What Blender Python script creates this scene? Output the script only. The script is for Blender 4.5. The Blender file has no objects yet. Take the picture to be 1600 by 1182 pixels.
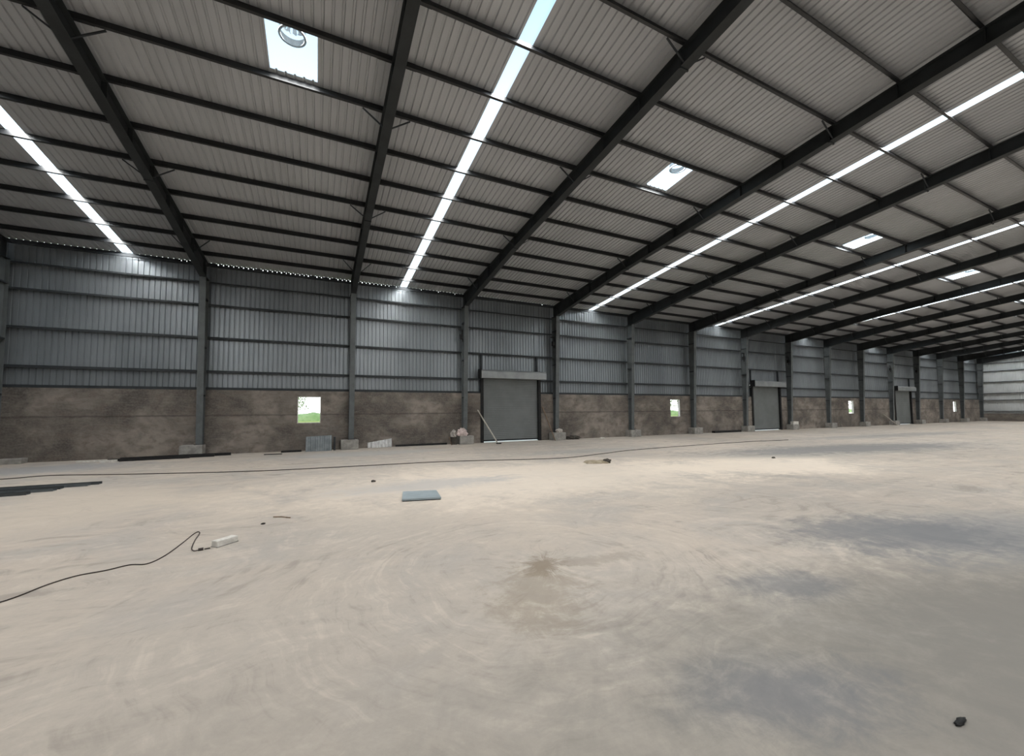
import bpy, bmesh, math, random
from mathutils import Vector, Matrix, noise

# ------------------------------------------------------------------ camera, world, lights, exposure
SC = bpy.context.scene
COL = SC.collection
YAW, PITCH, ROLL = 0.4473, 0.0566, -0.0088
CAM = Vector((10.6528, -22.6459, 1.8177))
fw = Vector((math.sin(YAW)*math.cos(PITCH), math.cos(YAW)*math.cos(PITCH), math.sin(PITCH)))
rt0 = Vector((math.cos(YAW), -math.sin(YAW), 0.0))
up0 = rt0.cross(fw)
rt = rt0*math.cos(ROLL) + up0*math.sin(ROLL)
up = -rt0*math.sin(ROLL) + up0*math.cos(ROLL)
cd = bpy.data.cameras.new('camera')
cam = bpy.data.objects.new('camera', cd)
COL.objects.link(cam)
cd.sensor_width = 36.0
cd.lens = 630.6/1600*36.0
cd.shift_y = (608.508-591)/1600
cd.clip_end = 600
m = Matrix((rt, up, -fw)).transposed().to_4x4()
m.translation = CAM
cam.matrix_world = m
SC.camera = cam

VS = SC.view_settings
VS.view_transform = 'Standard'
VS.look = 'None'
VS.gamma = 1.0
VS.use_curve_mapping = False
VS.exposure = 0.0

world = bpy.data.worlds.new('sky')
SC.world = world
world.use_nodes = True
wn = world.node_tree
wn.nodes.clear()
w_tc = wn.nodes.new('ShaderNodeTexCoord')
w_sp = wn.nodes.new('ShaderNodeSeparateXYZ')
w_rp = wn.nodes.new('ShaderNodeValToRGB')
w_bg = wn.nodes.new('ShaderNodeBackground')
w_out = wn.nodes.new('ShaderNodeOutputWorld')
wn.links.new(w_tc.outputs['Generated'], w_sp.inputs[0])
wn.links.new(w_sp.outputs['Z'], w_rp.inputs[0])
w_rp.color_ramp.elements[0].position = 0.0
w_rp.color_ramp.elements[0].color = (1.0, 1.0, 1.0, 1)
w_rp.color_ramp.elements[1].position = 0.75
w_rp.color_ramp.elements[1].color = (0.195, 0.285, 0.345, 1)
wn.links.new(w_rp.outputs[0], w_bg.inputs[0])
w_bg.inputs[1].default_value = 3.1
wn.links.new(w_bg.outputs[0], w_out.inputs[0])

# building measures (metres): long wall on y = 0, hall towards -y
BX = [-0.55, 5.87, 12.2, 18.35, 24.6] + [-0.57 + 6.3*i for i in range(5, 16)]
XL, XR = -0.80, 94.13                 # gable walls
ZR, SL = 8.943, 0.1002                # roof sheet height at the wall, slope
YR = -24.2                            # ridge
YF = 2*YR                             # far side of the hall
GZ = [2.992, 3.783, 5.347, 6.890, 7.943]
PY = [1.068 + 1.5224*i for i in range(15)]
STRIPX = [3.01, 14.87, 27.80, 40.70, 52.98, 65.80, 78.3, 90.9]
STRIPW = 0.37
SKYX = [(9.47, 10.50), (21.37, 22.37), (34.50, 35.60), (46.40, 47.60), (59.4, 60.4), (72.3, 73.3), (85.0, 86.0)]
SKYY = (-13.16, -11.84)
DAYLIGHT = 49.0                       # radiance coming in through the roof lights


def roofz(y):
    return ZR - SL*y if y > YR else ZR - SL*(2*YR - y)


def daylight(name, x0, x1, ya, yb, rad=DAYLIGHT):
    ld = bpy.data.lights.new(name, 'AREA')
    ld.shape = 'RECTANGLE'
    za, zb = roofz(ya)+0.07, roofz(yb)+0.07
    L = math.hypot(yb-ya, zb-za)
    ld.size, ld.size_y = x1-x0, L
    ld.energy = rad*math.pi*(x1-x0)*L
    ld.color = (1.0, 0.905, 0.84)
    o = bpy.data.objects.new(name, ld)
    COL.objects.link(o)
    d = Vector((0, yb-ya, zb-za)).normalized()
    xx = Vector((1, 0, 0))
    zz = xx.cross(d)
    mm = Matrix((xx, d, zz)).transposed().to_4x4()
    if zz.z < 0:
        mm = Matrix((-xx, d, -zz)).transposed().to_4x4()
    mm.translation = Vector(((x0+x1)/2, (ya+yb)/2, (za+zb)/2))
    o.matrix_world = mm
    o.visible_camera = False
    return o


for sx in STRIPX:
    daylight('strip_daylight', sx-STRIPW/2, sx+STRIPW/2, 0.05, YR+0.3)
    daylight('strip_daylight', sx-STRIPW/2, sx+STRIPW/2, YR-0.3, YF+0.3)
for a, b in SKYX:
    daylight('skylight_daylight', a, b, SKYY[1], SKYY[0], DAYLIGHT*.5)

# ------------------------------------------------------------------ materials
def new_mat(name):
    mt = bpy.data.materials.new(name)
    mt.use_nodes = True
    nt = mt.node_tree
    nt.nodes.clear()
    return mt, nt


class G:
    """small node graph helper"""
    def __init__(s, nt):
        s.nt = nt

    def n(s, typ, **kw):
        nd = s.nt.nodes.new(typ)
        for k, v in kw.items():
            setattr(nd, k, v)
        return nd

    def put(s, sock, v):
        if hasattr(v, 'is_output'):
            s.nt.links.new(v, sock)
        elif v is not None:
            if isinstance(v, (tuple, list)) and len(v) == 3 and sock.type == 'RGBA':
                v = (*v, 1)
            sock.default_value = v

    def math(s, op, a, b=None, c=None, clamp=False):
        nd = s.n('ShaderNodeMath', operation=op, use_clamp=clamp)
        s.put(nd.inputs[0], a)
        s.put(nd.inputs[1], b)
        s.put(nd.inputs[2], c)
        return nd.outputs[0]

    def vec(s, x, y, z=0.0):
        nd = s.n('ShaderNodeCombineXYZ')
        for i, v in enumerate((x, y, z)):
            s.put(nd.inputs[i], v)
        return nd.outputs[0]

    def noise(s, v, scale, detail=4, rough=.55, dist=0.0):
        nd = s.n('ShaderNodeTexNoise')
        s.put(nd.inputs['Vector'], v)
        nd.inputs['Scale'].default_value = scale
        nd.inputs['Detail'].default_value = detail
        nd.inputs['Roughness'].default_value = rough
        nd.inputs['Distortion'].default_value = dist
        return nd.outputs['Fac']

    def ramp(s, f, a, b, lo=0.0, hi=1.0, smooth=True):
        nd = s.n('ShaderNodeMapRange')
        if smooth:
            nd.interpolation_type = 'SMOOTHSTEP'
        s.put(nd.inputs[0], f)
        for i, v in enumerate((a, b, lo, hi)):
            nd.inputs[i+1].default_value = v
        return nd.outputs[0]

    def mix(s, f, a, b, mode='MIX'):
        nd = s.n('ShaderNodeMix', data_type='RGBA', blend_type=mode)
        s.put(nd.inputs[0], f)
        s.put(nd.inputs[6], a)
        s.put(nd.inputs[7], b)
        return nd.outputs[2]

    def pos(s):
        return s.n('ShaderNodeNewGeometry').outputs['Position']

    def map(s, v, scale=(1, 1, 1), loc=(0, 0, 0)):
        nd = s.n('ShaderNodeMapping')
        s.put(nd.inputs[0], v)
        nd.inputs['Location'].default_value = loc
        nd.inputs['Scale'].default_value = scale
        return nd.outputs[0]

    def bsdf(s, color, rough=.7, metal=0.0, spec=.3, normal=None):
        b = s.n('ShaderNodeBsdfPrincipled')
        s.put(b.inputs['Base Color'], color)
        s.put(b.inputs['Roughness'], rough)
        s.put(b.inputs['Metallic'], metal)
        b.inputs['Specular IOR Level'].default_value = spec
        if normal is not None:
            s.put(b.inputs['Normal'], normal)
        o = s.n('ShaderNodeOutputMaterial')
        s.nt.links.new(b.outputs[0], o.inputs[0])
        return b

    def bump(s, h, strength=.3, dist=.02):
        nd = s.n('ShaderNodeBump')
        nd.inputs['Strength'].default_value = strength
        nd.inputs['Distance'].default_value = dist
        s.put(nd.inputs['Height'], h)
        return nd.outputs[0]


def simple(name, c1, c2=None, scale=3.0, rough=.7, metal=0.0, spec=.3, stretch=(1, 1, 1), bump=0.0):
    mt, nt = new_mat(name)
    g = G(nt)
    if c2 is None:
        c2 = tuple(x*.8 for x in c1)
    f = g.noise(g.map(g.pos(), stretch), scale, 5, .6)
    f = g.ramp(f, .35, .65)
    nrm = g.bump(f, bump, .01) if bump else None
    g.bsdf(g.mix(f, c1, c2), rough, metal, spec, nrm)
    return mt


M = {}
M['steel'] = simple('dark_painted_steel', (.060, .066, .070), (.048, .053, .055), 2.0, .55, 0, .35)
M['rafter'] = simple('rafter_painted_steel', (.030, .034, .036), (.022, .025, .026), 2.0, .6, 0, .3)
M['column'] = simple('column_painted_steel', (.125, .137, .140), (.098, .108, .110), 2.5, .6, 0, .35)
M['purlin'] = simple('purlin_steel', (.016, .017, .019), (.011, .012, .013), 2.0, .38, 0, .5)
M['girt'] = simple('girt_steel', (.040, .045, .050), (.028, .032, .036), 2.0, .6, 0, .3)
M['wallsheet'] = simple('galvanised_wall_sheet', (.29, .314, .334), (.23, .251, .268), .55, .30, .50, .6, (1, 1, .35))
M['endsheet'] = simple('pale_end_wall_sheet', (.62, .64, .64), (.55, .57, .57), .5, .6, .1, .4)
M['roofsheet'] = simple('galvanised_roof_sheet', (.455, .468, .488), (.40, .412, .428), .45, .5, .15, .4, (1, .25, 1))
M['shutter'] = simple('roller_shutter_paint', (.185, .198, .198), (.160, .172, .172), 1.0, .5, .2, .4)
M['shutterbox'] = simple('shutter_box_sheet', (.34, .355, .36), (.27, .285, .29), 1.5, .45, .4, .4)
M['plinth'] = simple('plinth_concrete', (.37, .355, .33), (.25, .24, .225), 4.0, .9, 0, .2, bump=.3)
M['dark'] = simple('black_steel_bars', (.012, .012, .013), (.02, .02, .02), 6.0, .6, 0, .25)
M['channel'] = simple('grey_steel_channel', (.13, .145, .155), (.07, .08, .085), 3.0, .5, .2, .4)
M['cable'] = simple('black_rubber_cable', (.035, .028, .026), (.05, .035, .03), 6.0, .6, 0, .3)
M['white'] = simple('white_plastic', (.72, .70, .66), (.55, .53, .49), 12.0, .6, 0, .3)
M['panel'] = simple('blue_grey_metal_panel', (.33, .39, .42), (.28, .34, .37), 3.0, .45, .3, .4)
M['sheetstack'] = simple('zinc_sheet_bundle', (.27, .30, .32), (.20, .225, .24), 3.0, .5, .3, .4)
M['whitesheet'] = simple('white_sheet_offcut', (.62, .62, .62), (.45, .45, .45), 4.0, .5, .1, .4)
M['cloth'] = simple('pinkish_cloth', (.72, .60, .58), (.45, .37, .34), 5.0, .9, 0, .1, bump=.4)
M['sack'] = simple('woven_sack', (.55, .52, .48), (.33, .30, .27), 7.0, .85, 0, .15, bump=.4)
M['card'] = simple('flattened_sacking', (.42, .36, .27), (.28, .23, .16), 6.0, .9, 0, .1, bump=.4)
M['wood'] = simple('weathered_wood', (.25, .18, .13), (.16, .11, .08), 10.0, .8, 0, .2, (1, 1, .2))
M['palewood'] = simple('pale_wooden_prop', (.55, .52, .46), (.42, .39, .34), 10.0, .8, 0, .2, (1, 1, .2))
M['grass'] = simple('field_grass', (.36, .43, .12), (.50, .54, .20), .35, .95, 0, .05)
M['apron'] = simple('concrete_apron', (.86, .84, .80), (.80, .78, .74), 1.5, .9, 0, .1)
M['leaf'] = simple('tree_leaves', (.22, .31, .16), (.32, .42, .24), 1.5, .9, 0, .1)
M['hedge'] = simple('hedge_leaves', (.26, .38, .16), (.38, .48, .24), .6, .9, 0, .1)
M['bark'] = simple('tree_bark', (.16, .12, .09), (.10, .08, .06), 4.0, .9, 0, .1)
M['rubble'] = simple('dark_rubble', (.05, .045, .04), (.09, .08, .07), 8.0, .95, 0, .1, bump=.5)
M['vent'] = simple('ventilator_metal', (.42, .44, .46), (.34, .36, .38), 5.0, .5, .3, .4)


def mat_translucent():
    mt, nt = new_mat('translucent_roof_sheet')
    g = G(nt)
    tr = g.n('ShaderNodeBsdfTransparent')
    tr.inputs[0].default_value = (.86, .95, 1.0, 1)
    tl = g.n('ShaderNodeBsdfTranslucent')
    f = g.noise(g.map(g.pos(), (1, .3, 1)), 1.2, 3)
    g.put(tl.inputs[0], g.mix(g.ramp(f, .3, .7), (.55, .74, .86), (.66, .82, .92)))
    mx = g.n('ShaderNodeMixShader')
    mx.inputs[0].default_value = .006
    nt.links.new(tr.outputs[0], mx.inputs[1])
    nt.links.new(tl.outputs[0], mx.inputs[2])
    o = g.n('ShaderNodeOutputMaterial')
    nt.links.new(mx.outputs[0], o.inputs[0])
    return mt


M['translucent'] = mat_translucent()


def mat_masonry():
    mt, nt = new_mat('stained_plaster_wall')
    g = G(nt)
    p = g.pos()
    big = g.noise(g.map(p, (1, 1, 1.3)), .42, 5, .62, .4)
    mid = g.noise(g.map(p, (1, 1, 1.6)), 1.7, 6, .65, .3)
    fine = g.noise(p, 14, 4, .6)
    c = g.mix(g.ramp(big, .36, .64), (.088, .079, .072), (.29, .255, .222))
    c = g.mix(g.ramp(mid, .42, .70), c, (.150, .124, .107))
    c = g.mix(g.math('MULTIPLY', g.ramp(g.noise(g.map(p, (1, 1, 1), (7, 3, 2)), .8, 5, .6), .52, .68), .55), c, (.075, .068, .062))
    c = g.mix(g.math('MULTIPLY', g.ramp(fine, .35, .7), .3), c, (.26, .235, .21))
    sp = g.n('ShaderNodeSeparateXYZ')
    nt.links.new(p, sp.inputs[0])
    zz = g.math('ADD', sp.outputs[2], g.math('MULTIPLY', g.math('SUBTRACT', mid, .5), .10))
    d = g.math('ABSOLUTE', g.math('SUBTRACT', zz, 1.78))
    line = g.math('MULTIPLY', g.ramp(d, .02, .06, 1, 0), .5)
    c = g.mix(line, c, (.06, .052, .047))
    blk = g.noise(g.map(p, (2.2, 2.2, 12)), 1.0, 4, .65)
    c = g.mix(g.math('MULTIPLY', g.ramp(blk, .50, .66), .35), c, (.24, .222, .20))
    g.bsdf(c, .92, 0, .15, g.bump(g.math('ADD', mid, fine), .35, .015))
    return mt


M['masonry'] = mat_masonry()


def mat_floor():
    mt, nt = new_mat('dusty_trowelled_concrete')
    g = G(nt)
    p = g.pos()
    sp = g.n('ShaderNodeSeparateXYZ')
    nt.links.new(p, sp.inputs[0])
    X, Y = sp.outputs[0], sp.outputs[1]
    big = g.noise(p, .13, 5, .6, .5)
    mid = g.noise(g.map(p, (1, 1, 1), (31, 7, 0)), .55, 6, .62, .6)
    fine = g.noise(p, 9, 5, .65)
    # a warp so the sweeping marks wander
    wx = g.math('MULTIPLY', g.math('SUBTRACT', g.noise(g.map(p, (1, 1, 1), (3, 9, 0)), .7, 3), .5), .7)
    wy = g.math('MULTIPLY', g.math('SUBTRACT', g.noise(g.map(p, (1, 1, 1), (13, 5, 0)), .7, 3), .5), .7)

    def polar(cx, cy):
        dx = g.math('ADD', g.math('SUBTRACT', X, cx), wx)
        dy = g.math('ADD', g.math('SUBTRACT', Y, cy), wy)
        r = g.math('SQRT', g.math('ADD', g.math('MULTIPLY', dx, dx), g.math('MULTIPLY', dy, dy)))
        th = g.math('ARCTAN2', dy, dx)
        return r, th

    # marks sweeping round the swept-up patch in front of the camera
    r, th = polar(13.05, -18.35)
    gate1 = g.ramp(g.noise(g.map(p, (1, 1, 1), (41, 17, 0)), 1.3, 4, .6), .40, .62)
    arcs = g.noise(g.vec(g.math('MULTIPLY', r, 8.0), g.math('MULTIPLY', th, 1.6)), 1.0, 6, .68, .4)
    rays = g.noise(g.vec(g.math('MULTIPLY', r, 1.3), g.math('MULTIPLY', th, 3.6)), 1.0, 8, .72, 1.2)
    near = g.ramp(g.math('ADD', r, g.math('MULTIPLY', mid, 1.6)), 1.0, 2.6, 1, 0)
    dx0 = g.math('SUBTRACT', X, 13.05)
    dy0 = g.math('SUBTRACT', Y, -18.35)
    r0 = g.math('SQRT', g.math('ADD', g.math('MULTIPLY', dx0, dx0), g.math('MULTIPLY', dy0, dy0)))
    swirl = g.mix(near, arcs, rays)
    # power-trowel arcs elsewhere
    def trowel(scale, freq, lx, ly):
        vo = g.n('ShaderNodeTexVoronoi')
        vo.feature = 'F1'
        vo.inputs['Scale'].default_value = scale
        nt.links.new(g.vec(g.math('ADD', g.math('ADD', X, wx), lx), g.math('ADD', g.math('ADD', Y, wy), ly)), vo.inputs['Vector'])
        return g.noise(g.vec(g.math('MULTIPLY', vo.outputs['Distance'], freq), g.math('MULTIPLY', X, .35), g.math('MULTIPLY', Y, .35)), 1.0, 6, .66, .3)
    tr1 = trowel(.30, 17, 3, 1)
    tr2 = trowel(.42, 14, 11, 6)
    stre = g.noise(g.vec(g.math('MULTIPLY', g.math('ADD', X, wx), .45), g.math('MULTIPLY', g.math('ADD', Y, g.math('MULTIPLY', wy, .7)), 2.6)), 1.0, 7, .7, .6)
    other = g.mix(.45, g.mix(gate1, tr1, tr2), stre)
    inside = g.ramp(g.math('ADD', r0, g.math('MULTIPLY', mid, 4)), 3.0, 7.0, 1, 0)
    marks = g.mix(g.math('MULTIPLY', inside, .55), other, swirl)
    grit = g.noise(p, 3.2, 8, .75, .4)

    c = g.mix(g.ramp(big, .38, .62), (.520, .452, .385), (.465, .415, .362))
    c = g.mix(g.math('MULTIPLY', g.ramp(mid, .45, .68), .55), c, (.385, .362, .338))
    c = g.mix(g.math('MULTIPLY', g.ramp(marks, .38, .49, 1, 0), .78), c, (.330, .290, .255))
    c = g.mix(g.math('MULTIPLY', g.ramp(marks, .51, .60), .55), c, (.60, .53, .46))
    c = g.mix(g.math('MULTIPLY', g.ramp(grit, .40, .56, 1, 0), .14), c, (.30, .275, .25))
    c = g.mix(g.math('MULTIPLY', g.ramp(grit, .54, .66), .12), c, (.60, .55, .49))
    c = g.mix(g.math('MULTIPLY', g.ramp(fine, .5, .75), .20), c, (.30, .28, .26))

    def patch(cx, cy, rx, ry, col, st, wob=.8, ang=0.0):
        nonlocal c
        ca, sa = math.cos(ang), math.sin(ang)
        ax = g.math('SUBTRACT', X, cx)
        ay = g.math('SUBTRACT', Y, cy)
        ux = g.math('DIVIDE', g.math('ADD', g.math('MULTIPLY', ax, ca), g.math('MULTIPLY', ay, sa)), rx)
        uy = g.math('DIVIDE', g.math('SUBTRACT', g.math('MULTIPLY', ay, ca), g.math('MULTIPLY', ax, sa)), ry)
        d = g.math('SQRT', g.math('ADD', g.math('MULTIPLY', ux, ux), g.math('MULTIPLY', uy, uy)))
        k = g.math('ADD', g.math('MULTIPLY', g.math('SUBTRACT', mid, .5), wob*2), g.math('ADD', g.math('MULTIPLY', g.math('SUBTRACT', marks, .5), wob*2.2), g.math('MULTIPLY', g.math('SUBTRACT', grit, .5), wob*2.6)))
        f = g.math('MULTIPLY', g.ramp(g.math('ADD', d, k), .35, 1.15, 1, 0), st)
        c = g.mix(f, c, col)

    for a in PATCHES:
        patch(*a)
    g.bsdf(c, .82, 0, .22, g.bump(g.math('ADD', marks, g.math('MULTIPLY', fine, .4)), .25, .012))
    return mt


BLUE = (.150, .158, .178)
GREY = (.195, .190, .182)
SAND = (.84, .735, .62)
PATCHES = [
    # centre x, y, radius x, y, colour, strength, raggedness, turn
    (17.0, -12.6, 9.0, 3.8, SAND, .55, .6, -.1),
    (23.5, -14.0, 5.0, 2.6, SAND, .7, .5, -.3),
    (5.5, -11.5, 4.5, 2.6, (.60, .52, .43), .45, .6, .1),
    (12.4, -22.6, 8.0, 3.4, (.30, .275, .245), .75, .22, -.15),  # darkening towards the camera: light falloff painted into the floor colour
    (16.8, -22.2, 5.2, 2.4, (.205, .193, .178), .88, .25, -.35),  # bare grey concrete, with the near-camera light falloff painted in too
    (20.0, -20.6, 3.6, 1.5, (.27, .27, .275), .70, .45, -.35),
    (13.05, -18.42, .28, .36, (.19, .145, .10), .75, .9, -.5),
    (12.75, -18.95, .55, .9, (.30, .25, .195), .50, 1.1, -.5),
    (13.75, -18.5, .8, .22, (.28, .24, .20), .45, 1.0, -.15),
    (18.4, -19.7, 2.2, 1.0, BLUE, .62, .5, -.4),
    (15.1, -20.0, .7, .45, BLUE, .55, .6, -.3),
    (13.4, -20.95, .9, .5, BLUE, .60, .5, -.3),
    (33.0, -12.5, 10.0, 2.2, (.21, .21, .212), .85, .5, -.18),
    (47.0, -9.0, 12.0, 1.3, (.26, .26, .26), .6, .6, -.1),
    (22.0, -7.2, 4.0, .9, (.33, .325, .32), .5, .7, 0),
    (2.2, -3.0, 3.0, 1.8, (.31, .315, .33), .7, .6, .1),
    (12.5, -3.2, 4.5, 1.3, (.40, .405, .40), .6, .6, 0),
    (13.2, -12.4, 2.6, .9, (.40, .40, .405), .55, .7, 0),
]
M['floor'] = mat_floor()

# ------------------------------------------------------------------ mesh helpers
class MB:
    def __init__(s):
        s.v = []
        s.f = []

    def poly(s, pts, faces):
        n = len(s.v)
        s.v += [tuple(p) for p in pts]
        s.f += [tuple(i+n for i in f) for f in faces]
        return s

    def box(s, x0, x1, y0, y1, z0, z1):
        return s.hexa([(x0, y0, z0), (x1, y0, z0), (x1, y1, z0), (x0, y1, z0), (x0, y0, z1), (x1, y0, z1), (x1, y1, z1), (x0, y1, z1)])

    def hexa(s, p):
        return s.poly(p, [(0, 3, 2, 1), (4, 5, 6, 7), (0, 1, 5, 4), (1, 2, 6, 5), (2, 3, 7, 6), (3, 0, 4, 7)])

    def extrude(s, prof, fn, a, b):
        """closed profile (list of 2d) mapped by fn(u, v, t) at t=a and t=b"""
        n = len(prof)
        pts = [fn(u, v, a) for u, v in prof] + [fn(u, v, b) for u, v in prof]
        fs = [tuple(range(n))[::-1], tuple(range(n, 2*n))]
        for i in range(n):
            j = (i+1) % n
            fs.append((i, j, j+n, i+n))
        return s.poly(pts, fs)

    def tube(s, path, r, k=8, caps=True):
        path = [Vector(q) for q in path]
        rings = []
        up_ = Vector((0, 0, 1))
        for i, q in enumerate(path):
            t = (path[min(i+1, len(path)-1)] - path[max(i-1, 0)]).normalized()
            a = t.cross(up_)
            if a.length < 1e-3:
                a = t.cross(Vector((1, 0, 0)))
            a.normalize()
            b = a.cross(t).normalized()
            rr = r[i] if isinstance(r, (list, tuple)) else r
            rings.append([q + a*rr*math.cos(2*math.pi*j/k) + b*rr*math.sin(2*math.pi*j/k) for j in range(k)])
        n0 = len(s.v)
        for rg in rings:
            s.v += [tuple(x) for x in rg]
        for i in range(len(rings)-1):
            for j in range(k):
                a = n0+i*k+j
                b = n0+i*k+(j+1) % k
                s.f.append((a, b, b+k, a+k))
        if caps:
            s.f.append(tuple(n0+j for j in range(k))[::-1])
            s.f.append(tuple(n0+(len(rings)-1)*k+j for j in range(k)))
        return s

    def beam(s, a, b, w, h):
        """rectangular bar from a to b"""
        a, b = Vector(a), Vector(b)
        t = (b-a).normalized()
        x = t.cross(Vector((0, 0, 1)))
        if x.length < 1e-3:
            x = Vector((1, 0, 0))
        x.normalize()
        y = x.cross(t).normalized()
        p = []
        for q in (a, b):
            for i, j in ((-1, -1), (1, -1), (1, 1), (-1, 1)):
                p.append(q + x*i*w/2 + y*j*h/2)
        return s.poly(p, [(0, 3, 2, 1), (4, 5, 6, 7), (0, 1, 5, 4), (1, 2, 6, 5), (2, 3, 7, 6), (3, 0, 4, 7)])

    def build(s, name, mat, parent=None, smooth=False, bevel=0.0, fix=True):
        me = bpy.data.meshes.new(name)
        me.from_pydata(s.v, [], s.f)
        if fix:
            bm = bmesh.new()
            bm.from_mesh(me)
            bmesh.ops.recalc_face_normals(bm, faces=bm.faces)
            bm.to_mesh(me)
            bm.free()
        me.materials.append(M[mat] if isinstance(mat, str) else mat)
        if smooth:
            for q in me.polygons:
                q.use_smooth = True
        o = bpy.data.objects.new(name, me)
        COL.objects.link(o)
        if parent:
            o.parent = parent
        if bevel:
            bv = o.modifiers.new('bevel', 'BEVEL')
            bv.width = bevel
            bv.segments = 2
        return o


def tag(o, label, cat, group=None):
    o['label'] = label
    o['category'] = cat
    if group:
        o['group'] = group
    return o


def thing(name, label, cat, loc=(0, 0, 0), group=None, rz=0.0):
    o = bpy.data.objects.new(name, None)
    COL.objects.link(o)
    o.location = loc
    o.rotation_euler = (0, 0, rz)
    o.empty_display_size = .3
    return tag(o, label, cat, group)


def struct(o):
    o['kind'] = 'structure'
    return o


def sempty(name):
    o = bpy.data.objects.new(name, None)
    COL.objects.link(o)
    return struct(o)


def copy_tree(o, parent=None):
    c = o.copy()
    COL.objects.link(c)
    c.parent = parent
    for ch in list(o.children):
        copy_tree(ch, c)
    return c


rnd = random.Random(4)

# ------------------------------------------------------------------ floor, ground outside
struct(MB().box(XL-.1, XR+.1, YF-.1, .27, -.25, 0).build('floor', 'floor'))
struct(MB().poly([(-120, .27, -.05), (220, .27, -.05), (220, 260, -.05), (-120, 260, -.05)], [(0, 1, 2, 3)]).build('ground', 'grass'))
struct(MB().box(XL-2, XR+2, .27, 4.5, -.2, -.01).build('ground_apron', 'apron'))

# ------------------------------------------------------------------ corrugated sheets
PITCH_R, RH, RT, RB = .2, .034, .032, .07


def rib_profile(x0, x1):
    """(x, height) pairs of a trapezoidal sheet between x0 and x1; ribs stand off the pan"""
    pts = [(x0, 0.0)]
    k = math.ceil((x0+RB/2+1e-6)/PITCH_R)
    while k*PITCH_R+RB/2 < x1-1e-6:
        c = k*PITCH_R
        pts += [(c-RB/2, 0), (c-RT/2, RH), (c+RT/2, RH), (c+RB/2, 0)]
        k += 1
    pts.append((x1, 0.0))
    return pts


def roof_sheet(mb, x0, x1, ya, yb, dz=0.0):
    pr = rib_profile(x0, x1)
    n = len(pr)
    v = [(x, ya, roofz(ya)+h+dz) for x, h in pr] + [(x, yb, roofz(yb)+h+dz) for x, h in pr]
    mb.poly(v, [(i, i+1, i+1+n, i+n) for i in range(n-1)])


def wall_sheet(mb, x0, x1, y, za, zb):
    pr = rib_profile(x0, x1)
    n = len(pr)
    v = [(x, y+h, za) for x, h in pr] + [(x, y+h, zb) for x, h in pr]
    mb.poly(v, [(i, i+1, i+1+n, i+n) for i in range(n-1)])


def gable_sheet(mb, x, sgn, ya, yb, za, zfun):
    pr = rib_profile(ya, yb)
    n = len(pr)
    v = [(x+sgn*h, q, za) for q, h in pr] + [(x+sgn*h, q, zfun(q)) for q, h in pr]
    mb.poly(v, [(i, i+1, i+1+n, i+n) for i in range(n-1)])


ceil_mb = MB()
Xs = [XL]
for sx in STRIPX:
    Xs += [sx-STRIPW/2, sx+STRIPW/2]
Xs.append(XR)
for i in range(0, len(Xs), 2):
    a, b = Xs[i], Xs[i+1]
    holes = [h for h in SKYX if a < h[0] and h[1] < b]
    roof_sheet(ceil_mb, a, b, .24, SKYY[1])
    roof_sheet(ceil_mb, a, b, SKYY[0], YR)
    roof_sheet(ceil_mb, a, b, YR, YF)
    c = a
    for h in holes:
        roof_sheet(ceil_mb, c, h[0], SKYY[1], SKYY[0])
        c = h[1]
    roof_sheet(ceil_mb, c, b, SKYY[1], SKYY[0])
ceil_mb.box(XL, XR, YR-.25, YR+.25, roofz(YR)+.03, roofz(YR)+.045)   # ridge cap
struct(ceil_mb.build('ceiling', 'roofsheet', fix=False))

BAYN = ['leftmost', 'second', 'third', 'fourth', 'fifth', 'sixth', 'seventh', 'eighth']
for i, sx in enumerate(STRIPX):
    lab = ['bright translucent roof strip leftmost in the photo, above the left bay of wall',
           'bright translucent roof strip, widest in view, ending left of the nearest roller door',
           'bright translucent roof strip meeting the wall just right of the nearest roller door',
           'bright translucent roof strip meeting the wall just left of the second roller door',
           'bright translucent roof strip meeting the wall just right of the second roller door',
           'bright translucent roof strip meeting the wall just left of the farthest roller door',
           'bright translucent roof strip meeting the wall just right of the farthest roller door',
           'far translucent roof strip in the last bay by the end wall'][i]
    mb = MB()
    roof_sheet(mb, sx-STRIPW/2-.02, sx+STRIPW/2+.02, .24, YR, .012)
    roof_sheet(mb, sx-STRIPW/2-.02, sx+STRIPW/2+.02, YR, YF, .012)
    tag(mb.build('skylight_strip', 'translucent', fix=False), lab, 'skylight', 'translucent strips in the roof')

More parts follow.
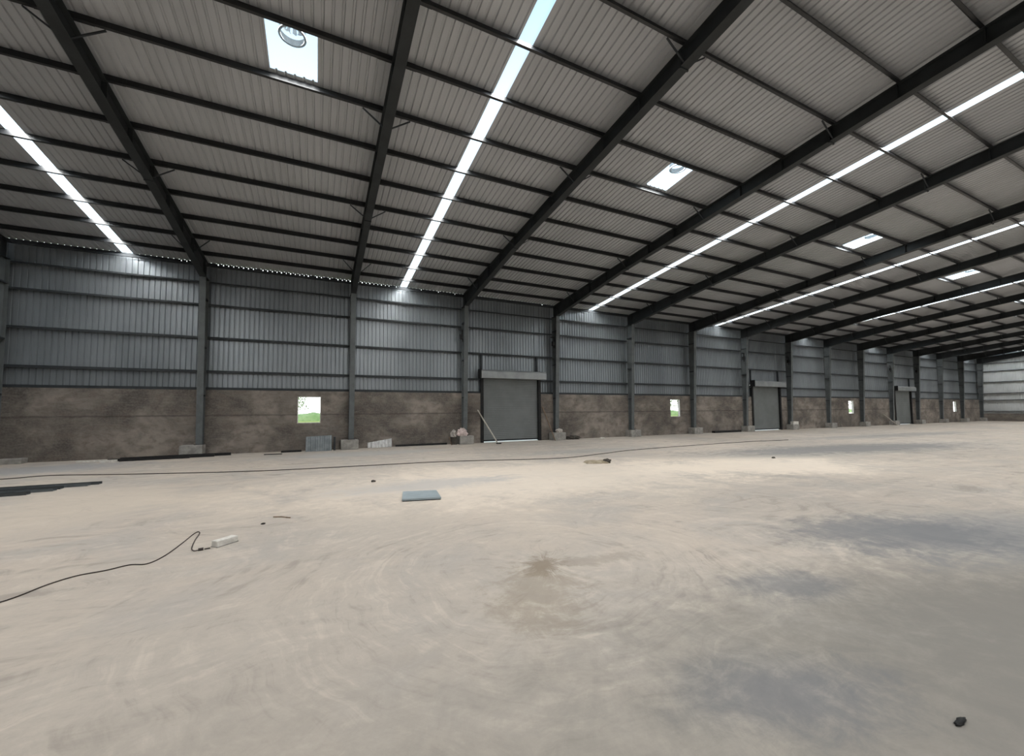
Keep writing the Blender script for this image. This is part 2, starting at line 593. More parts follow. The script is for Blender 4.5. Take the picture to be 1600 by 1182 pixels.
for i, (a, b) in enumerate(SKYX):
    lab = ['square blue skylight with a round ventilator ring, nearest of the small skylights',
           'small skylight between the second and third dark rafters right of the view centre, ventilator shade in it',
           'small skylight third nearest of the row of square roof panels',
           'small skylight fourth nearest, near the right edge of the photo',
           'small skylight fifth in the row, cut by the right edge of the photo',
           'small skylight sixth in the row, far down the hall',
           'small skylight last in the row, by the end wall'][i]
    if i == 1:
        lab = 'small skylight with a dark smudge of ventilator, in the bay of the nearest roller door'
    t = thing('skylight', lab, 'skylight', ((a+b)/2, (SKYY[0]+SKYY[1])/2, roofz((SKYY[0]+SKYY[1])/2)), 'square skylights')
    org = t.location
    mb = MB()
    roof_sheet(mb, a-.02, b+.02, SKYY[1]+.03, SKYY[0]-.03, .012)
    mb.v = [(x-org.x, y-org.y, z-org.z) for x, y, z in mb.v]
    mb.build('glazing_sheet', 'translucent', t, fix=False)
    # turbine ventilator standing on the clear sheet
    vx, vy = (9.99, -12.80) if i == 0 else ((a+b)/2, -12.85)
    r = MB()
    z0 = roofz(vy)
    k = 28
    for (ra, rb, za, zb) in ((.235, .285, z0+.05, z0+.07), (.262, .272, z0+.05, z0+.22)):
        n = len(r.v)
        for j in range(k):
            c_, s_ = math.cos(2*math.pi*j/k), math.sin(2*math.pi*j/k)
            r.v += [(vx+ra*c_, vy+ra*s_, za), (vx+rb*c_, vy+rb*s_, za), (vx+rb*c_, vy+rb*s_, zb), (vx+ra*c_, vy+ra*s_, zb)]
        for j in range(k):
            p, q = n+4*j, n+4*((j+1) % k)
            for e in range(4):
                f2 = (e+1) % 4
                r.f.append((p+e, p+f2, q+f2, q+e))
    r.v = [(x-org.x, y-org.y, z-org.z) for x, y, z in r.v]
    col = r.build('ventilator_collar', 'vent', t)
    if i < 2:
        vb = MB()
        for j in range(14):
            a0 = 2*math.pi*j/14
            pts = []
            for e in range(7):
                u = e/6
                rr = .14 + .17*math.sin(math.pi*(u*.9+.05))
                zz = z0+.24+.32*u
                pts.append((vx+rr*math.cos(a0), vy+rr*math.sin(a0), zz))
                pts.append((vx+(rr-.045)*math.cos(a0+.28), vy+(rr-.045)*math.sin(a0+.28), zz))
            vb.poly(pts, [(2*e, 2*e+1, 2*e+3, 2*e+2) for e in range(6)])
        vb.tube([(vx, vy, z0+.55), (vx, vy, z0+.57)], .17, 20)
        vb.v = [(x-org.x, y-org.y, z-org.z) for x, y, z in vb.v]
        vb.build('ventilator_turbine', 'vent', t, fix=False)

# ------------------------------------------------------------------ long back wall
DOORS = [(19.53, 23.42), (44.73, 48.62), (69.93, 73.82)]
WINS = [(9.71, 10.77), (34.96, 36.02), (60.15, 61.21), (85.35, 86.41)]
WZ0, WZ1 = 1.35, 2.69
ZM = 2.965
SHEETTOP = 8.855
wb = sempty('wall_back')
ms = MB()
cuts = sorted([(a, b, 'd') for a, b in DOORS] + [(a, b, 'w') for a, b in WINS])
x = XL-.2
for a, b, k in cuts:
    ms.box(x, a, 0, .23, 0, ZM)
    if k == 'w':
        ms.box(a, b, 0, .23, 0, WZ0)
        ms.box(a, b, 0, .23, WZ1, ZM)
    x = b
ms.box(x, XR+.2, 0, .23, 0, ZM)
ms.build('masonry_base', 'masonry', wb)
cl = MB()
x = XL
for a, b in DOORS:
    wall_sheet(cl, x-(.25 if x == XL else 0), a, .2, ZM-.02, SHEETTOP)
    wall_sheet(cl, a, b, .2, 4.02, SHEETTOP)
    x = b
wall_sheet(cl, x, XR+.25, .2, ZM-.02, SHEETTOP)
cl.build('metal_cladding', 'wallsheet', wb, fix=False)
# eave closure: blocks fill the ribs, some are missing and daylight shows
eb = MB()
k = math.floor(XL/PITCH_R)
while k*PITCH_R < XR:
    cx = k*PITCH_R
    pr = 0.0
    if 6.0 < cx < 12.1:
        pr = .93
    elif 12.3 < cx < 14.2:
        pr = .85
    elif 4.2 < cx < 5.7:
        pr = .6
    elif 14.2 < cx < 18:
        pr = .15
    elif 1.2 < cx < 4.2 or 18.4 < cx < 24:
        pr = .06
    if rnd.random() < pr:
        w_ = rnd.uniform(.018, .04)
        if cx+.1-w_ > cx-.1+.02:
            eb.box(cx-.1, cx+.1-w_*1.3, .19, .215, SHEETTOP-.01, ZR-.018)
    else:
        eb.box(cx-.1, cx+.1, .19, .215, SHEETTOP-.01, ZR-.018)
    k += 1
eb.build('eave_closure', 'girt', wb)

# windows: plain openings with a thin pale frame
for i, (a, b) in enumerate(WINS):
    f = MB()
    t_ = .035
    f.box(a, b, .05, .19, WZ0, WZ0+t_).box(a, b, .05, .19, WZ1-t_, WZ1)
    f.box(a, a+t_, .05, .19, WZ0+t_, WZ1-t_).box(b-t_, b, .05, .19, WZ0+t_, WZ1-t_)
    struct(f.build('window_%d' % (i+1), 'white'))

# roller doors
for i, (a, b) in enumerate(DOORS):
    d = sempty('door_%d' % (i+1))
    prof = []
    z = .13
    cm = MB()
    pts = []
    while z < 3.98:
        for dz_, dy in ((0, .0), (.02, -.010), (.090, -.010), (.108, 0)):
            pts.append((z+dz_*1.0, .10+dy))
        z += .11
    n = len(pts)
    cm.poly([(a+.03, y, z) for z, y in pts] + [(b-.03, y, z) for z, y in pts], [(q, q+1, q+1+n, q+n) for q in range(n-1)])
    cm.build('shutter_curtain', 'shutter', d, fix=False)
    MB().box(a+.03, b-.03, .06, .13, .07, .15).build('bottom_rail', 'dark', d)
    for x0_, x1_ in ((a-.12, a+.06), (b-.06, b+.12)):
        MB().box(x0_, x1_, -.07, .14, 0, 3.95).build('guide_rail', 'dark', d)
    hb = MB()
    hb.extrude([(-.42, 3.86), (-.42, 4.26), (-.30, 4.36), (-.01, 4.36), (-.01, 3.86)], lambda u, v, t: (t, u, v), a-.20, b+.34)
    hb.build('shutter_box', 'shutterbox', d, bevel=.01)
    MB().box(a-.26, a-.20, -.44, .0, 3.84, 4.40).build('end_bracket', 'dark', d)
    for px_ in (a-.10, b-.14):
        MB().box(px_, px_+.10, .0, .12, 4.30, GZ[2]-.02).build('header_post', 'girt', d)
    struct(MB().box(a, b, .0, .9, -.02, .012).build('trim_%d' % (i+1), 'apron'))

# ------------------------------------------------------------------ gable walls and far side
wr = sempty('wall_right')
MB().box(XR, XR+.23, YF, .0, 0, 1.05).build('masonry_base', 'masonry', wr)
gm = MB()
gable_sheet(gm, XR+.12, 1, YF, YR, 1.05, lambda q: roofz(q)-.02)
gable_sheet(gm, XR+.12, 1, YR, .24, 1.05, lambda q: roofz(q)-.02)
gm.build('metal_cladding', 'endsheet', wr, fix=False)
wl_ = sempty('wall_left')
MB().box(XL-.23, XL, YF, .0, 0, ZM).build('masonry_base', 'masonry', wl_)
gm = MB()
gable_sheet(gm, XL-.12, -1, YF, YR, ZM, lambda q: roofz(q)-.02)
gable_sheet(gm, XL-.12, -1, YR, .24, ZM, lambda q: roofz(q)-.02)
gm.build('metal_cladding', 'wallsheet', wl_, fix=False)
wf = sempty('wall_front')
MB().box(XL, XR, YF-.23, YF, 0, ZM).build('masonry_base', 'masonry', wf)
fm = MB()
wall_sheet(fm, XL, XR, YF-.2, ZM, roofz(YF)+.02)
fm.build('metal_cladding', 'wallsheet', wf, fix=False)

# ------------------------------------------------------------------ girts and eave strut
ROWN = ['lowest girt, on top of the masonry', 'second girt up', 'third girt up', 'fourth girt up', 'fifth girt up, below the eave']


def girt_mb(x0, x1, z):
    mb = MB()
    mb.box(x0, x1, -.004, .196, z+.026, z+.032)      # web lies flat
    mb.box(x0, x1, -.004, .002, z-.036, z+.026)      # inner lip hangs down
    mb.box(x0, x1, .190, .196, z+.032, z+.09)
    mb.box(x0, x1, -.004, .190, z-.040, z-.036) if z < 0 else None
    return mb


spans = [(XL+.01, DOORS[0][0]-.13), (DOORS[0][1]+.13, DOORS[1][0]-.13), (DOORS[1][1]+.13, DOORS[2][0]-.13), (DOORS[2][1]+.13, XR)]
sname = ['left of the nearest roller door', 'between the nearest and second roller doors', 'between the second and farthest roller doors', 'beyond the farthest roller door']
for r, z in enumerate(GZ):
    if r < 2:
        for (a, b), sn in zip(spans, sname):
            tag(girt_mb(a, b, z).build('wall_girt', 'girt'), 'dark steel %s, %s' % (['girt along the masonry top', 'girt just above the lowest one'][r], sn), 'girt', 'horizontal girts on the long wall')
    else:
        tag(girt_mb(XL+.01, XR, z).build('wall_girt', 'girt'), 'dark steel wall girt running the full hall, %s' % ['third row up, just above the door boxes', 'fourth row up', 'fifth row up, nearest below the eave'][r-2], 'girt', 'horizontal girts on the long wall')
es = MB().box(XL+.01, XR, .03, .036, 8.71, 8.80).box(XL+.01, XR, .03, .10, 8.705, 8.711)
tag(es.build('eave_strut', 'girt'), 'dark steel eave strut along the top of the long wall under the roof edge', 'beam')

for j, z in enumerate([1.35, 2.86, 3.80, 5.35, 6.84, 7.9]):
    mb = MB()
    x0_ = XR
    mb.box(x0_-.08, x0_+.11, YF, -.02, z+.026, z+.032).box(x0_-.08, x0_-.074, YF, -.02, z-.036, z+.026)
    tag(mb.build('end_wall_girt', 'girt'), 'dark girt on the far end wall, %s' % ['lowest, near the floor', 'second row up from the floor', 'third row up', 'fourth row up', 'fifth row up', 'topmost row'][j], 'girt', 'girts on the far end wall')
for j, z in enumerate(GZ):
    mb = MB().box(XL-.11, XL+.06, YF, -.02, z+.026, z+.032).box(XL+.054, XL+.06, YF, -.02, z-.036, z+.026)
    tag(mb.build('end_wall_girt', 'girt'), 'girt on the near left end wall at the photo edge, %s' % ['lowest', 'second row up', 'middle row', 'fourth row up', 'topmost'][j], 'girt', 'girts on the left end wall')

# ------------------------------------------------------------------ purlins
ORD = ['first', 'second', 'third', 'fourth', 'fifth', 'sixth', 'seventh', 'eighth', 'ninth', 'tenth', 'eleventh', 'twelfth', 'thirteenth', 'fourteenth', 'fifteenth']
for i, t in enumerate(PY):
    y = -t
    zc = ZR-.1-SL*y
    th = math.atan(SL)
    c_, s_ = math.cos(th), math.sin(th)

    def fn(u, v, X, y=y, zc=zc, c_=c_, s_=s_):
        # u across (towards the wall), v normal to the roof
        return (X, y + u*c_ + v*s_, zc - u*s_ + v*c_)
    mb = MB()
    for (u0, u1, v0, v1) in ((-.003, .003, -.098, .098), (-.003, .065, .092, .098), (-.065, .003, -.098, -.092), (-.065, -.060, -.098, -.078)):
        mb.extrude([(u0, v0), (u1, v0), (u1, v1), (u0, v1)], fn, XL+.02, XR)
    # lapped joints over every rafter
    for bx in BX[1:15]:
        mb.extrude([(-.008, -.104), (.008, -.104), (.008, .098), (-.008, .098)], fn, bx-.45, bx+.45)
    tag(mb.build('roof_purlin', 'purlin'), 'dark roof purlin running the length of the hall, %s row in from the long wall' % ORD[i], 'purlin', 'roof purlins')

# ------------------------------------------------------------------ steel frames
FL = .125            # half flange width


def cdepth(z):
    return .27 + (z-.5)/7.5*.30


def build_column(label):
    t = thing('steel_column', label, 'column', (0, 0, 0), 'steel columns along the long wall')
    z0, z1 = .50, 8.04
    MB().box(-FL, FL, -.012, -.001, z0, z1).build('outer_flange', 'column', t)
    w = MB()
    w.extrude([(-.012, z0), (-.012, z1), (-cdepth(z1), z1), (-cdepth(z0), z0)], lambda u, v, X: (X, u, v), -.005, .005)
    w.build('web', 'column', t)
    f = MB()
    f.extrude([(-cdepth(z0), z0), (-cdepth(z1), z1), (-cdepth(z1)-.014, z1), (-cdepth(z0)-.014, z0)], lambda u, v, X: (X, u, v), -FL, FL)
    f.build('inner_flange', 'column', t)
    for z in (2.68, 4.86, 7.06):
        MB().box(-FL+.005, FL-.005, -cdepth(z), -.012, z-.03, z+.03).build('stiffener', 'girt', t)
    MB().box(-.17, .17, -cdepth(z0)-.08, .0-.001, .482, .50).build('base_plate', 'dark', t)
    MB().box(-FL-.01, FL+.01, -cdepth(z1)-.03, -.001, z1-.022, z1).build('cap_plate', 'rafter', t)
    return t


def rdepth(y):
    """how far the rafter underside is below the sheet"""
    pts = [(0, .90), (-.57, .90), (-4, .78), (-7, .64), (-18, .62), (YR, .70)]
    for (a, da), (b, db) in zip(pts, pts[1:]):
        if y <= a and y >= b:
            return da + (db-da)*(y-a)/(b-a)
    return .7


def build_rafter(label):
    t = thing('roof_rafter', label, 'rafter', (0, 0, 0), 'tapered roof rafters')
    TP = .2
    YE = YR+.01
    ys = [-.0015, -.57, -4, -7, -18, YE]
    top = [(y, roofz(y)-TP-.012) for y in ys]
    bot = [(y, roofz(y)-rdepth(y)) for y in ys]
    bot[0] = (bot[0][0], 8.042)
    bot[1] = (bot[1][0], 8.042)
    w = MB()
    w.extrude(top + bot[::-1], lambda u, v, X: (X, u, v), -.005, .005)
    w.build('web', 'rafter', t)
    f = MB()
    for (a, b) in zip(bot[1:], bot[2:]):
        f.extrude([a, b, (b[0], b[1]-.014), (a[0], a[1]-.014)], lambda u, v, X: (X, u, v), -FL, FL)
    f.build('bottom_flange', 'rafter', t)
    f = MB()
    f.extrude([top[0], top[-1], (top[-1][0], top[-1][1]+.012), (top[0][0], top[0][1]+.012)], lambda u, v, X: (X, u, v), -FL, FL)
    f.build('top_flange', 'rafter', t)
    MB().box(-FL, FL, -.57, -.556, 8.042, roofz(-.57)-TP-.012).build('knee_plate', 'rafter', t)
    for y in (-2.6, -4.1, -5.6, -8.7, -10.2, -13.3, -14.8, -17.8, -19.4, -22.4):
        MB().box(-FL+.01, FL-.01, y-.006, y+.006, roofz(y)-rdepth(y), roofz(y)-TP-.012).build('stiffener', 'rafter', t)
    for yy in (-7.1, -16.2):
        MB().box(-FL, FL, yy-.02, yy+.02, roofz(yy)-rdepth(yy)-.05, roofz(yy)-TP-.012).build('splice_plate', 'rafter', t)
    for i in (1, 4, 7, 10, 13):
        y = -PY[i]
        zb = roofz(y)-rdepth(y)+.03
        for s in (-1, 1):
            MB().beam((s*.05, y+.02, zb), (s*.62, y+.01, roofz(y)-.205), .035, .03).build('fly_brace', 'girt', t)
    return t


COLL = ['dark corner column at the left edge of the photo',
        'tall steel column nearest the left edge, standing on a pale concrete block, dark bars lying before it',
        'slim dark steel column between the nearest window and the white sheet offcut',
        'steel column just left of the nearest roller door, crumpled cloth at its foot',
        'dark steel column just right of the nearest roller door, pale sack at its foot',
        'pale lit steel column left of the second small window, on a concrete block',
        'dark steel column just right of the second small window, on a concrete block',
        'pale lit steel column just left of the second roller door',
        'dark steel column just right of the second roller door',
        'pale steel column left of the third small window',
        'dark steel column just right of the third small window',
        'pale steel column just left of the farthest roller door',
        'dark steel column just right of the farthest roller door',
        'distant pale steel column, third from the far corner',
        'distant dark steel column, second from the far corner',
        'distant steel column standing in the far corner at the end wall']
RAFL = ['dark rafter against the left end wall, barely in view',
        'tapered dark rafter at the top left, rising from the tall column nearest the left edge',
        'tapered dark rafter seen almost edge on, between the square skylight and the widest bright strip',
        'tapered dark rafter rising from the column left of the nearest roller door',
        'deep dark rafter from the column right of the nearest roller door to the top right',
        'tapered rafter rising from the pale column left of the second small window',
        'tapered rafter rising from the dark column right of the second small window',
        'tapered rafter rising from the column just left of the second roller door',
        'tapered rafter rising from the column just right of the second roller door',
        'distant rafter rising from the column left of the third small window',
        'distant rafter rising from the column right of the third small window',
        'distant rafter rising from the column left of the farthest roller door',
        'distant rafter rising from the column right of the farthest roller door',
        'distant rafter third from the end wall', 'distant rafter second from the end wall',
        'distant rafter against the far end wall']
pc, pr_ = build_column(COLL[0]), build_rafter(RAFL[0])
PLW = [(-.50, .35), (-.62, .20), (-.50, .33), (-.42, .42), (-.45, .45)]
for i, bx in enumerate(BX):
    c = pc if i == 0 else copy_tree(pc)
    r = pr_ if i == 0 else copy_tree(pr_)
    c.location = (bx, 0, 0)
    r.location = (bx, 0, 0)
    c['label'] = COLL[i]
    r['label'] = RAFL[i]
    l_, r_ = PLW[i] if i < 5 else (-.45, .45)
    if i == 0:
        l_, r_ = -.2, .16
    if i == 15:
        r_ = .10
    h_ = [.30, .48, .48, .48, .48][i] if i < 5 else .48
    p = MB().box(bx+l_, bx+r_, -.62, -.001, 0, .482 if i else .482)
    p = p.build('concrete_plinth', 'plinth', bevel=.02)
    foot = ['in the left corner', 'under the tall column nearest the left edge', 'under the slim column, right of the corrugated bundle', 'under the column left of the nearest roller door',
            'under the column right of the nearest roller door', 'left of the second small window', 'right of the second small window', 'just left of the second roller door',
            'just right of the second roller door', 'left of the third small window', 'right of the third small window', 'left of the farthest roller door',
            'right of the farthest roller door', 'under the column third from the far corner', 'under the column second from the far corner', 'in the far corner'][i]
    tag(p, 'rough grey concrete pedestal block %s' % foot, 'plinth', 'concrete pedestals under the columns')

tag(MB().box(-.28, .42, -.50, -.05, 0, .20).build('concrete_block', 'plinth', bevel=.015), 'low grey concrete block on the floor by the wall at the left edge', 'block')

# brackets bolted beside the columns next to the doors
BRK = [(3, 'column left of the nearest roller door'), (4, 'column right of the nearest roller door'),
       (7, 'column left of the second roller door'), (8, 'column right of the second roller door'),
       (11, 'column left of the farthest roller door'), (12, 'column right of the farthest roller door')]
bk0 = None
for ci, lab in BRK:
    if bk0 is None:
        bk0 = thing('lamp_bracket', '', 'bracket', (0, 0, 0), 'black brackets beside the doors')
        MB().box(-.40, -.128, -.34, -.28, 6.62, 6.68).build('arm', 'dark', bk0)
        MB().beam((-.17, -.31, 6.62), (-.15, -.31, 5.95), .05, .05).build('drop_rod', 'dark', bk0)
        MB().box(-.32, -.15, -.40, -.24, 6.10, 6.38).build('box', 'dark', bk0, bevel=.01)
        b_ = bk0
    else:
        b_ = copy_tree(bk0)
    b_.location = (BX[ci], 0, 0)
    b_['label'] = 'small black bracket high on the %s' % lab

# ------------------------------------------------------------------ things along the wall
# corrugated bundle leaning below the window
t = thing('sheet_bundle', 'grey ribbed sheet bundle standing against the wall below the nearest window', 'sheet stack', (10.75, -.62, 0))
mb = MB()
pr = []
x = -.62
while x < .60:
    pr += [(x, 0), (x+.02, -.03), (x+.10, -.03), (x+.12, 0)]
    x += .205
n = len(pr)
fr = [(a, -.16+b, 0) for a, b in pr] + [(a, -.10+b, .70+.04*(a+.6)) for a, b in pr]
bk = [(a, .22, 0) for a, b in pr] + [(a, .22, .70+.04*(a+.6)) for a, b in pr]
N4 = len(fr)
fs = []
for q in range(n-1):
    fs += [(q, q+1, q+1+n, q+n), (q+N4, q+N4+n, q+1+n+N4, q+1+N4), (q+n, q+1+n, q+1+n+N4, q+n+N4), (q, q+N4, q+1+N4, q+1)]
fs += [(0, n, n+N4, N4), (n-1, n-1+N4, 2*n-1+N4, 2*n-1)]
mb.poly(fr+bk, fs)
mb.build('ribbed_sheets', 'sheetstack', t)
MB().box(.615, .70, -.05, .20, .0, .66).build('end_board', 'girt', t)

t = thing('white_sheet_offcut', 'pale ribbed sheet offcut with slanted top leaning on the wall right of the slim column', 'sheet', (13.62, -.14, 0))
mb = MB()
pr = []
for q in range(7):
    x = -.62+q*.18
    pr += [(x, 0), (x+.03, -.03), (x+.12, -.03), (x+.15, 0)]
n = len(pr)
zt = lambda a: .27+.15*(a+.6)
fr = [(a, -.12+b, .01) for a, b in pr] + [(a, -.02+b, zt(a)+.01) for a, b in pr]
bk = [(a, b-.10, .01) for a, b in pr] + [(a, b+.0, zt(a)+.01) for a, b in pr]
N4 = len(fr)
fs = []
for q in range(n-1):
    fs += [(q, q+1, q+1+n, q+n), (q+N4, q+N4+n, q+1+n+N4, q+1+N4), (q+n, q+1+n, q+1+n+N4, q+n+N4), (q, q+N4, q+1+N4, q+1)]
fs += [(0, n, n+N4, N4), (n-1, n-1+N4, 2*n-1+N4, 2*n-1)]
mb.poly(fr+bk, fs)
mb.build('sheet', 'whitesheet', t)


def lump(name, mat, loc, size, seed, amp=.3, sub=4, freq=3.0):
    bm = bmesh.new()
    bmesh.ops.create_icosphere(bm, subdivisions=sub, radius=1.0)
    zmin = 9
    for v in bm.verts:
        d = v.co.normalized()
        k = 1 + amp*noise.noise(d*freq+Vector((seed, seed*2, 0))) + amp*.6*noise.noise(d*freq*2.6+Vector((0, seed, 5)))
        v.co = Vector((d.x*size[0]*k, d.y*size[1]*k, max(d.z*k, -.55)*size[2]))
        zmin = min(zmin, v.co.z)
    for v in bm.verts:
        v.co.z -= zmin
    me = bpy.data.meshes.new(name)
    bm.to_mesh(me)
    bm.free()
    for f in me.polygons:
        f.use_smooth = True
    me.materials.append(M[mat])
    o = bpy.data.objects.new(name, me)
    COL.objects.link(o)
    o.location = loc
    return o


tag(lump('crumpled_cloth', 'cloth', (18.10, -.48, .484), (.25, .105, .25), 3, .8, 4, 2.6), 'crumpled pinkish white cloth heaped on the block left of the nearest roller door', 'cloth')
tag(lump('crumpled_sack', 'sack', (17.62, -.36, .43), (.15, .16, .24), 8, .5, 4, 2.6), 'crumpled beige sack on a dark box beside the pinkish cloth', 'sack')
tag(MB().box(17.50, 17.78, -.52, -.20, 0, .43).build('dark_box', 'rubble', bevel=.01), 'small dark box on the floor under the crumpled beige sack', 'box')
tag(lump('folded_sack', 'sack', (24.62, -.46, .484), (.25, .10, .15), 5, .4, 4, 2.2), 'pale folded sack on the block right of the nearest roller door', 'sack')
tag(lump('rubble_heap', 'rubble', (25.75, -.35, -.02), (.55, .22, .16), 6, .5), 'low black heap on the floor at the wall right of the pale folded sack', 'heap')
tag(lump('paper_scrap', 'white', (27.5, -1.15, 0), (.20, .10, .07), 9, .4, 3), 'white scrap of paper on the floor left of the pale lit column', 'scrap')

# poles
t = thing('prop_pole', 'pale pole leaning across the left jamb of the nearest roller door', 'pole', (0, 0, 0))
MB().tube([(19.98, -1.27, .03), (19.18, -.13, 1.95)], .038, 10).build('shaft', 'palewood', t)
MB().box(19.90, 20.16, -1.36, -1.20, 0, .05).build('foot', 'dark', t)
tag(MB().tube([(24.0, -1.0, .02), (23.66, -.03, 2.15)], .03, 8).build('wooden_stick', 'wood'), 'thin brown stick leaning on the wall right of the nearest roller door', 'stick')
tag(MB().tube([(17.38, -.80, .0), (17.30, -.55, .45)], .02, 8).build('wooden_stake', 'wood'), 'short stick standing on the floor left of the small dark box', 'stick')

tag(MB().box(49.45, 50.25, -.60, -.345, .484, .74).build('pale_slab', 'white', bevel=.01), 'pale slab standing on the block right of the second roller door', 'slab')

# dark bars on the floor beneath the tall column
for q, (a, b, w_, h_, lab) in enumerate([((3.5, -1.05), (7.15, -.72), .14, .12, 'longest black steel bar lying before the tall column nearest the left edge'),
                                    ((3.2, -1.28), (6.6, -1.05), .12, .10, 'black steel bar in front of the longest bar before the tall column'),
                                    ((3.6, -1.44), (5.8, -1.32), .10, .06, 'thin black steel bar, frontmost before the tall column')]):
    tag(MB().beam((a[0], a[1], h_/2), (b[0], b[1], h_/2), w_, h_).build('steel_bar', 'dark'), lab, 'bar', 'black bars by the tall column')
tag(MB().beam((2.2, -1.0, .03), (3.1, -1.05, .03), .16, .06).build('white_strip', 'white'), 'white strip on the floor left of the black bars', 'offcut')
tag(MB().beam((3.06, -1.50, .045), (3.56, -1.56, .045), .10, .09).build('white_strip', 'white'), 'small white offcut at the left end of the black bars', 'offcut')
tag(MB().beam((9.1, -.55, .04), (9.95, -.55, .04), .25, .08).build('steel_bar', 'dark'), 'short black bar at the wall just left of the ribbed sheet bundle', 'bar')
tag(MB().beam((8.5, -1.45, .015), (9.2, -1.55, .015), .12, .03).build('steel_bar', 'dark'), 'small flat black bar on the floor left of the ribbed sheet bundle', 'bar')
tag(MB().beam((39.2, -.35, .08), (42.4, -.35, .08), .3, .16).build('steel_bar', 'dark'), 'long black bar on the floor left of the second roller door', 'bar')
tag(MB().beam((14.45, -.10, .05), (17.3, -.10, .05), .12, .10).build('steel_bar', 'dark'), 'black bar along the wall foot between white sheet offcut and crumpled cloth', 'bar')

# dark channels in the left foreground
ch = [((-.4, -8.05), (5.45, -8.08)), ((-.6, -8.35), (5.3, -8.28)), ((-.3, -8.62), (4.9, -8.55)), ((-.7, -8.95), (4.9, -8.85)), ((-.5, -9.32), (4.6, -9.20)), ((-.9, -9.68), (3.4, -9.50))]
chl = ['farthest back of the six, reaching farthest right', 'second from the back of the six', 'third from the back of the six', 'third from the front of the six', 'second from the front of the six', 'frontmost and shortest of the six']
for (a, b), lab in zip(ch, chl):
    A, B = Vector((a[0], a[1], 0)), Vector((b[0], b[1], 0))
    d = (B-A).normalized()
    s = Vector((-d.y, d.x, 0))
    mb = MB()

    def fn(u, v, tt, A=A, d=d, s=s):
        q = A + d*tt + s*u
        return (q.x, q.y, v)
    L = (B-A).length
    for (u0, u1, v0, v1) in ((-.09, .09, 0, .006), (-.09, -.084, .006, .06), (.084, .09, .006, .06)):
        mb.extrude([(u0, v0), (u1, v0), (u1, v1), (u0, v1)], fn, 0, L)
    tag(mb.build('steel_channel', ['steel', 'channel', 'steel', 'channel', 'steel', 'dark'][ch.index((a, b))]), 'dark channel at the left edge, %s' % lab, 'channel', 'dark channels at the left edge')

# cable far across the floor
def curve_pts(pts, k=10):
    out = []
    P = [Vector(p) for p in pts]
    P = [2*P[0]-P[1]] + P + [2*P[-1]-P[-2]]
    for i in range(1, len(P)-2):
        for j in range(k):
            u = j/k
            a, b, c, d = P[i-1], P[i], P[i+1], P[i+2]
            out.append(.5*((2*b)+(-a+c)*u+(2*a-5*b+4*c-d)*u*u+(-a+3*b-3*c+d)*u**3))
    out.append(P[-2])
    return out


far = [(-.6, -5.9, .012), (2.41, -5.66, .012), (3.35, -5.38, .012), (5.6, -6.3, .012), (8.89, -7.4, .012), (12.0, -7.75, .012), (15.01, -8.03, .012), (19.02, -9.16, .012), (21.5, -8.7, .012), (24.32, -8.01, .012), (31.76, -7.57, .012), (36, -7.9, .012)]
tag(MB().tube(curve_pts(far), .015, 6).build('floor_cable', 'cable'), 'long thin dark cable crossing the floor parallel to the wall', 'cable')

# extension cord in the foreground
cord = [(7.45, -17.05, .008), (7.88, -16.83, .008), (8.06, -16.46, .008), (8.22, -16.28, .008), (8.44, -16.22, .008), (8.62, -16.12, .008), (8.80, -16.17, .008), (8.90, -15.90, .008), (8.95, -15.35, .008), (8.97, -14.95, .008), (9.00, -14.80, .008), (9.045, -14.90, .008), (9.075, -15.29, .008), (9.13, -15.70, .008), (9.19, -15.86, .010), (9.24, -15.86, .012)]
t = thing('extension_cord', 'thin dark cord winding from the left edge to the small white block', 'cord', (0, 0, 0))
MB().tube(curve_pts(cord), .0065, 6).build('lead', 'cable', t)
MB().tube([(9.235, -15.862, .018), (9.29, -15.85, .018)], .018, 10).build('plug', 'cable', t)
MB().tube([(9.30, -15.848, .012), (9.36, -15.83, .012)], .008, 8).build('plug_lead', 'cable', t)

# the small white block
t = thing('white_block', 'small white block on the floor at the end of the dark cord', 'block', (9.50, -15.68, 0), None, .80)
MB().box(-.145, .145, -.06, .06, .004, .085).build('body', 'white', t, bevel=.008)
MB().box(-.15, .15, -.065, .065, 0, .010).build('base_edge', 'plinth', t)

# panel lying on the floor
t = thing('metal_panel', 'flat blue grey metal panel lying alone on the floor', 'panel', (0, 0, 0))
q = [(12.23, -14.10), (13.00, -14.28), (13.12, -13.45), (12.40, -13.27)]
mb = MB().hexa([(*p, .018) for p in q] + [(*p, .052) for p in q])
mb.build('face', 'panel', t)
ce = (12.69, -13.77)
q2 = [(ce[0]+(a-ce[0])*.985, ce[1]+(b-ce[1])*.985) for a, b in q]
MB().hexa([(*p, 0.0) for p in q2] + [(*p, .018) for p in q2]).build('underside_batten', 'dark', t)

# flattened sacking
t = thing('flattened_sack', 'flattened brown sack with a dark end lying on the open floor', 'sack', (19.55, -10.95, 0), None, -.35)
mb = MB()
nx, ny = 14, 8
for j in range(ny+1):
    for i in range(nx+1):
        u, v = i/nx*2-1, j/ny*2-1
        e = max(abs(u), abs(v))
        z = .09*(1-e**4)+.05*noise.noise(Vector((u*2, v*2, 1)))*(1-e**3)
        mb.v.append((u*.42+.04*noise.noise(Vector((u, v*3, 4))), v*.28+.05*noise.noise(Vector((u*3, v, 9))), max(z, 0)))
for j in range(ny):
    for i in range(nx):
        a = j*(nx+1)+i
        mb.f.append((a, a+1, a+nx+2, a+nx+1))
mb.build('sacking', 'card', t, smooth=True)
o = lump('dark_end', 'rubble', (.34, -.12, 0), (.13, .09, .10), 12, .4, 3)
o.parent = t

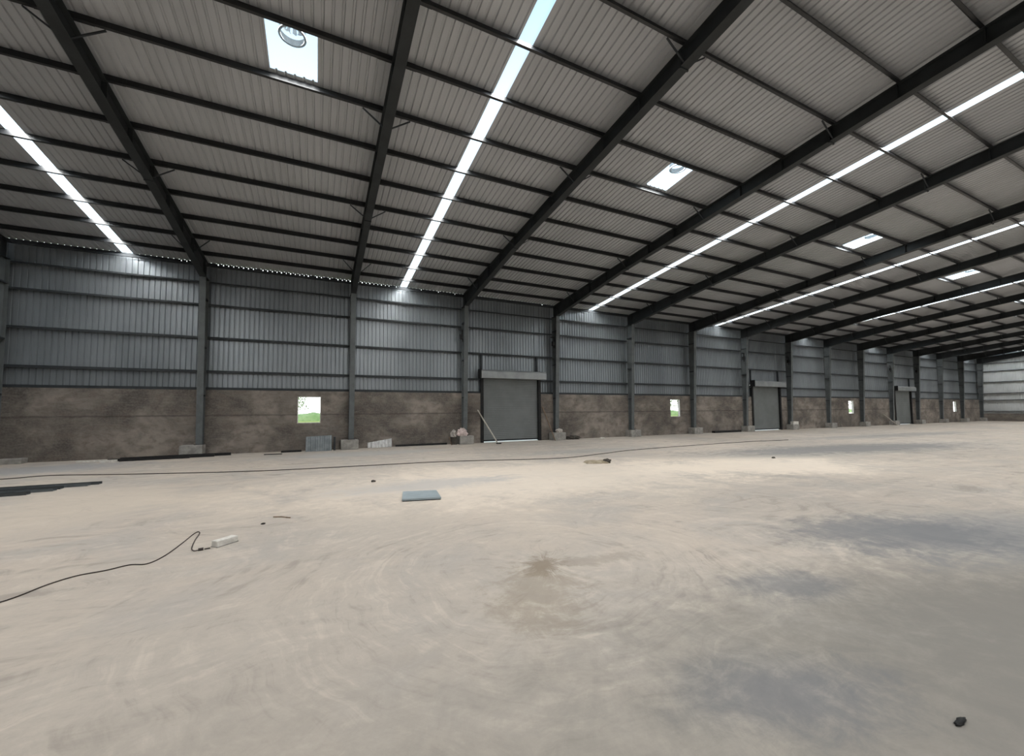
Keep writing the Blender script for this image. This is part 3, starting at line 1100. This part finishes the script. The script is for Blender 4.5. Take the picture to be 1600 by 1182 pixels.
# scraps on the floor
tag(MB().beam((9.97, -14.30, .008), (10.10, -14.36, .008), .02, .016).beam((10.10, -14.36, .008), (10.24, -14.50, .008), .018, .016).build('twig', 'wood'), 'short thin twig on the floor left of the blue grey panel', 'twig')
tag(lump('dark_chip', 'rubble', (9.86, -14.74, 0), (.035, .02, .018), 3, .3, 2), 'tiny dark chip on the floor near the twig', 'chip')
tag(lump('dark_chip', 'dark', (14.03, -21.56, 0), (.06, .016, .014), 5, .4, 3), 'dark splinter on the floor at the lower right', 'chip')
tag(lump('dark_chip', 'rubble', (26.1, -13.1, 0), (.09, .05, .035), 7, .3, 2), 'tiny dark speck on the grey floor far right', 'chip')
tag(lump('dark_chip', 'rubble', (12.0, -11.3, 0), (.06, .035, .035), 7, .3, 2), 'tiny dark pebble on the floor behind the blue grey panel', 'chip')
tag(MB().beam((67.7, -.95, .03), (66.9, -.10, 1.25), .16, .05).build('leaning_plank', 'palewood'), 'pale plank leaning on the wall left of the farthest roller door', 'plank')

# ------------------------------------------------------------------ trees outside, seen through the windows
def tree(x, y, h, r, label, seed):
    t = thing('tree', label, 'tree', (x, y, -.05), 'trees outside')
    MB().tube([(0, 0, 0), (.1, 0, h*.35), (.0, .1, h*.7)], [.16, .12, .06], 8).build('trunk', 'bark', t)
    rr = random.Random(seed)
    mb = MB()
    for i in range(1500):
        d = Vector((rr.gauss(0, 1), rr.gauss(0, 1), rr.gauss(0, 1))).normalized()*rr.uniform(.45, 1)**.5
        k = 1+.35*noise.noise(d*2+Vector((seed, 0, 0)))
        c = Vector((d.x*r*k, d.y*r*k, h*.66+d.z*h*.36*k))
        a = Vector((rr.gauss(0, 1), rr.gauss(0, 1), rr.gauss(0, 1))).normalized()
        b = a.cross(d).normalized()
        s = rr.uniform(.07, .17)
        mb.poly([c-a*s, c+b*s*.5, c+a*s, c-b*s*.5], [(0, 1, 2, 3)])
    mb.build('foliage', 'leaf', t, fix=False)


tree(7.2, 34, 5.6, 2.4, 'pale green tree in the field seen at the left of the nearest window', 3)
tree(73.5, 34, 6.0, 3.0, 'green tree in the field seen through the second window', 7)
tree(151, 40, 6.0, 3.5, 'green tree in the field seen through the third window', 9)

mb = MB()
N = 260
for i in range(N+1):
    x = -60 + 420*i/N
    h = 1.9+.9*noise.noise(Vector((x*.13, 2, 0)))+.5*noise.noise(Vector((x*.5, 7, 0)))
    for (dy, zz) in ((-1.6, -.05), (-1.3, h*.55), (-.5, h*.95), (.5, h), (1.5, -.05)):
        mb.v.append((x, 95+dy+.5*noise.noise(Vector((x*.4, dy, 3))), zz))
for i in range(N):
    for j in range(4):
        a = i*5+j
        mb.f.append((a, a+1, a+6, a+5))
tag(mb.build('hedge', 'hedge', smooth=True), 'long low green hedge at the far edge of the field outside the windows', 'hedge')
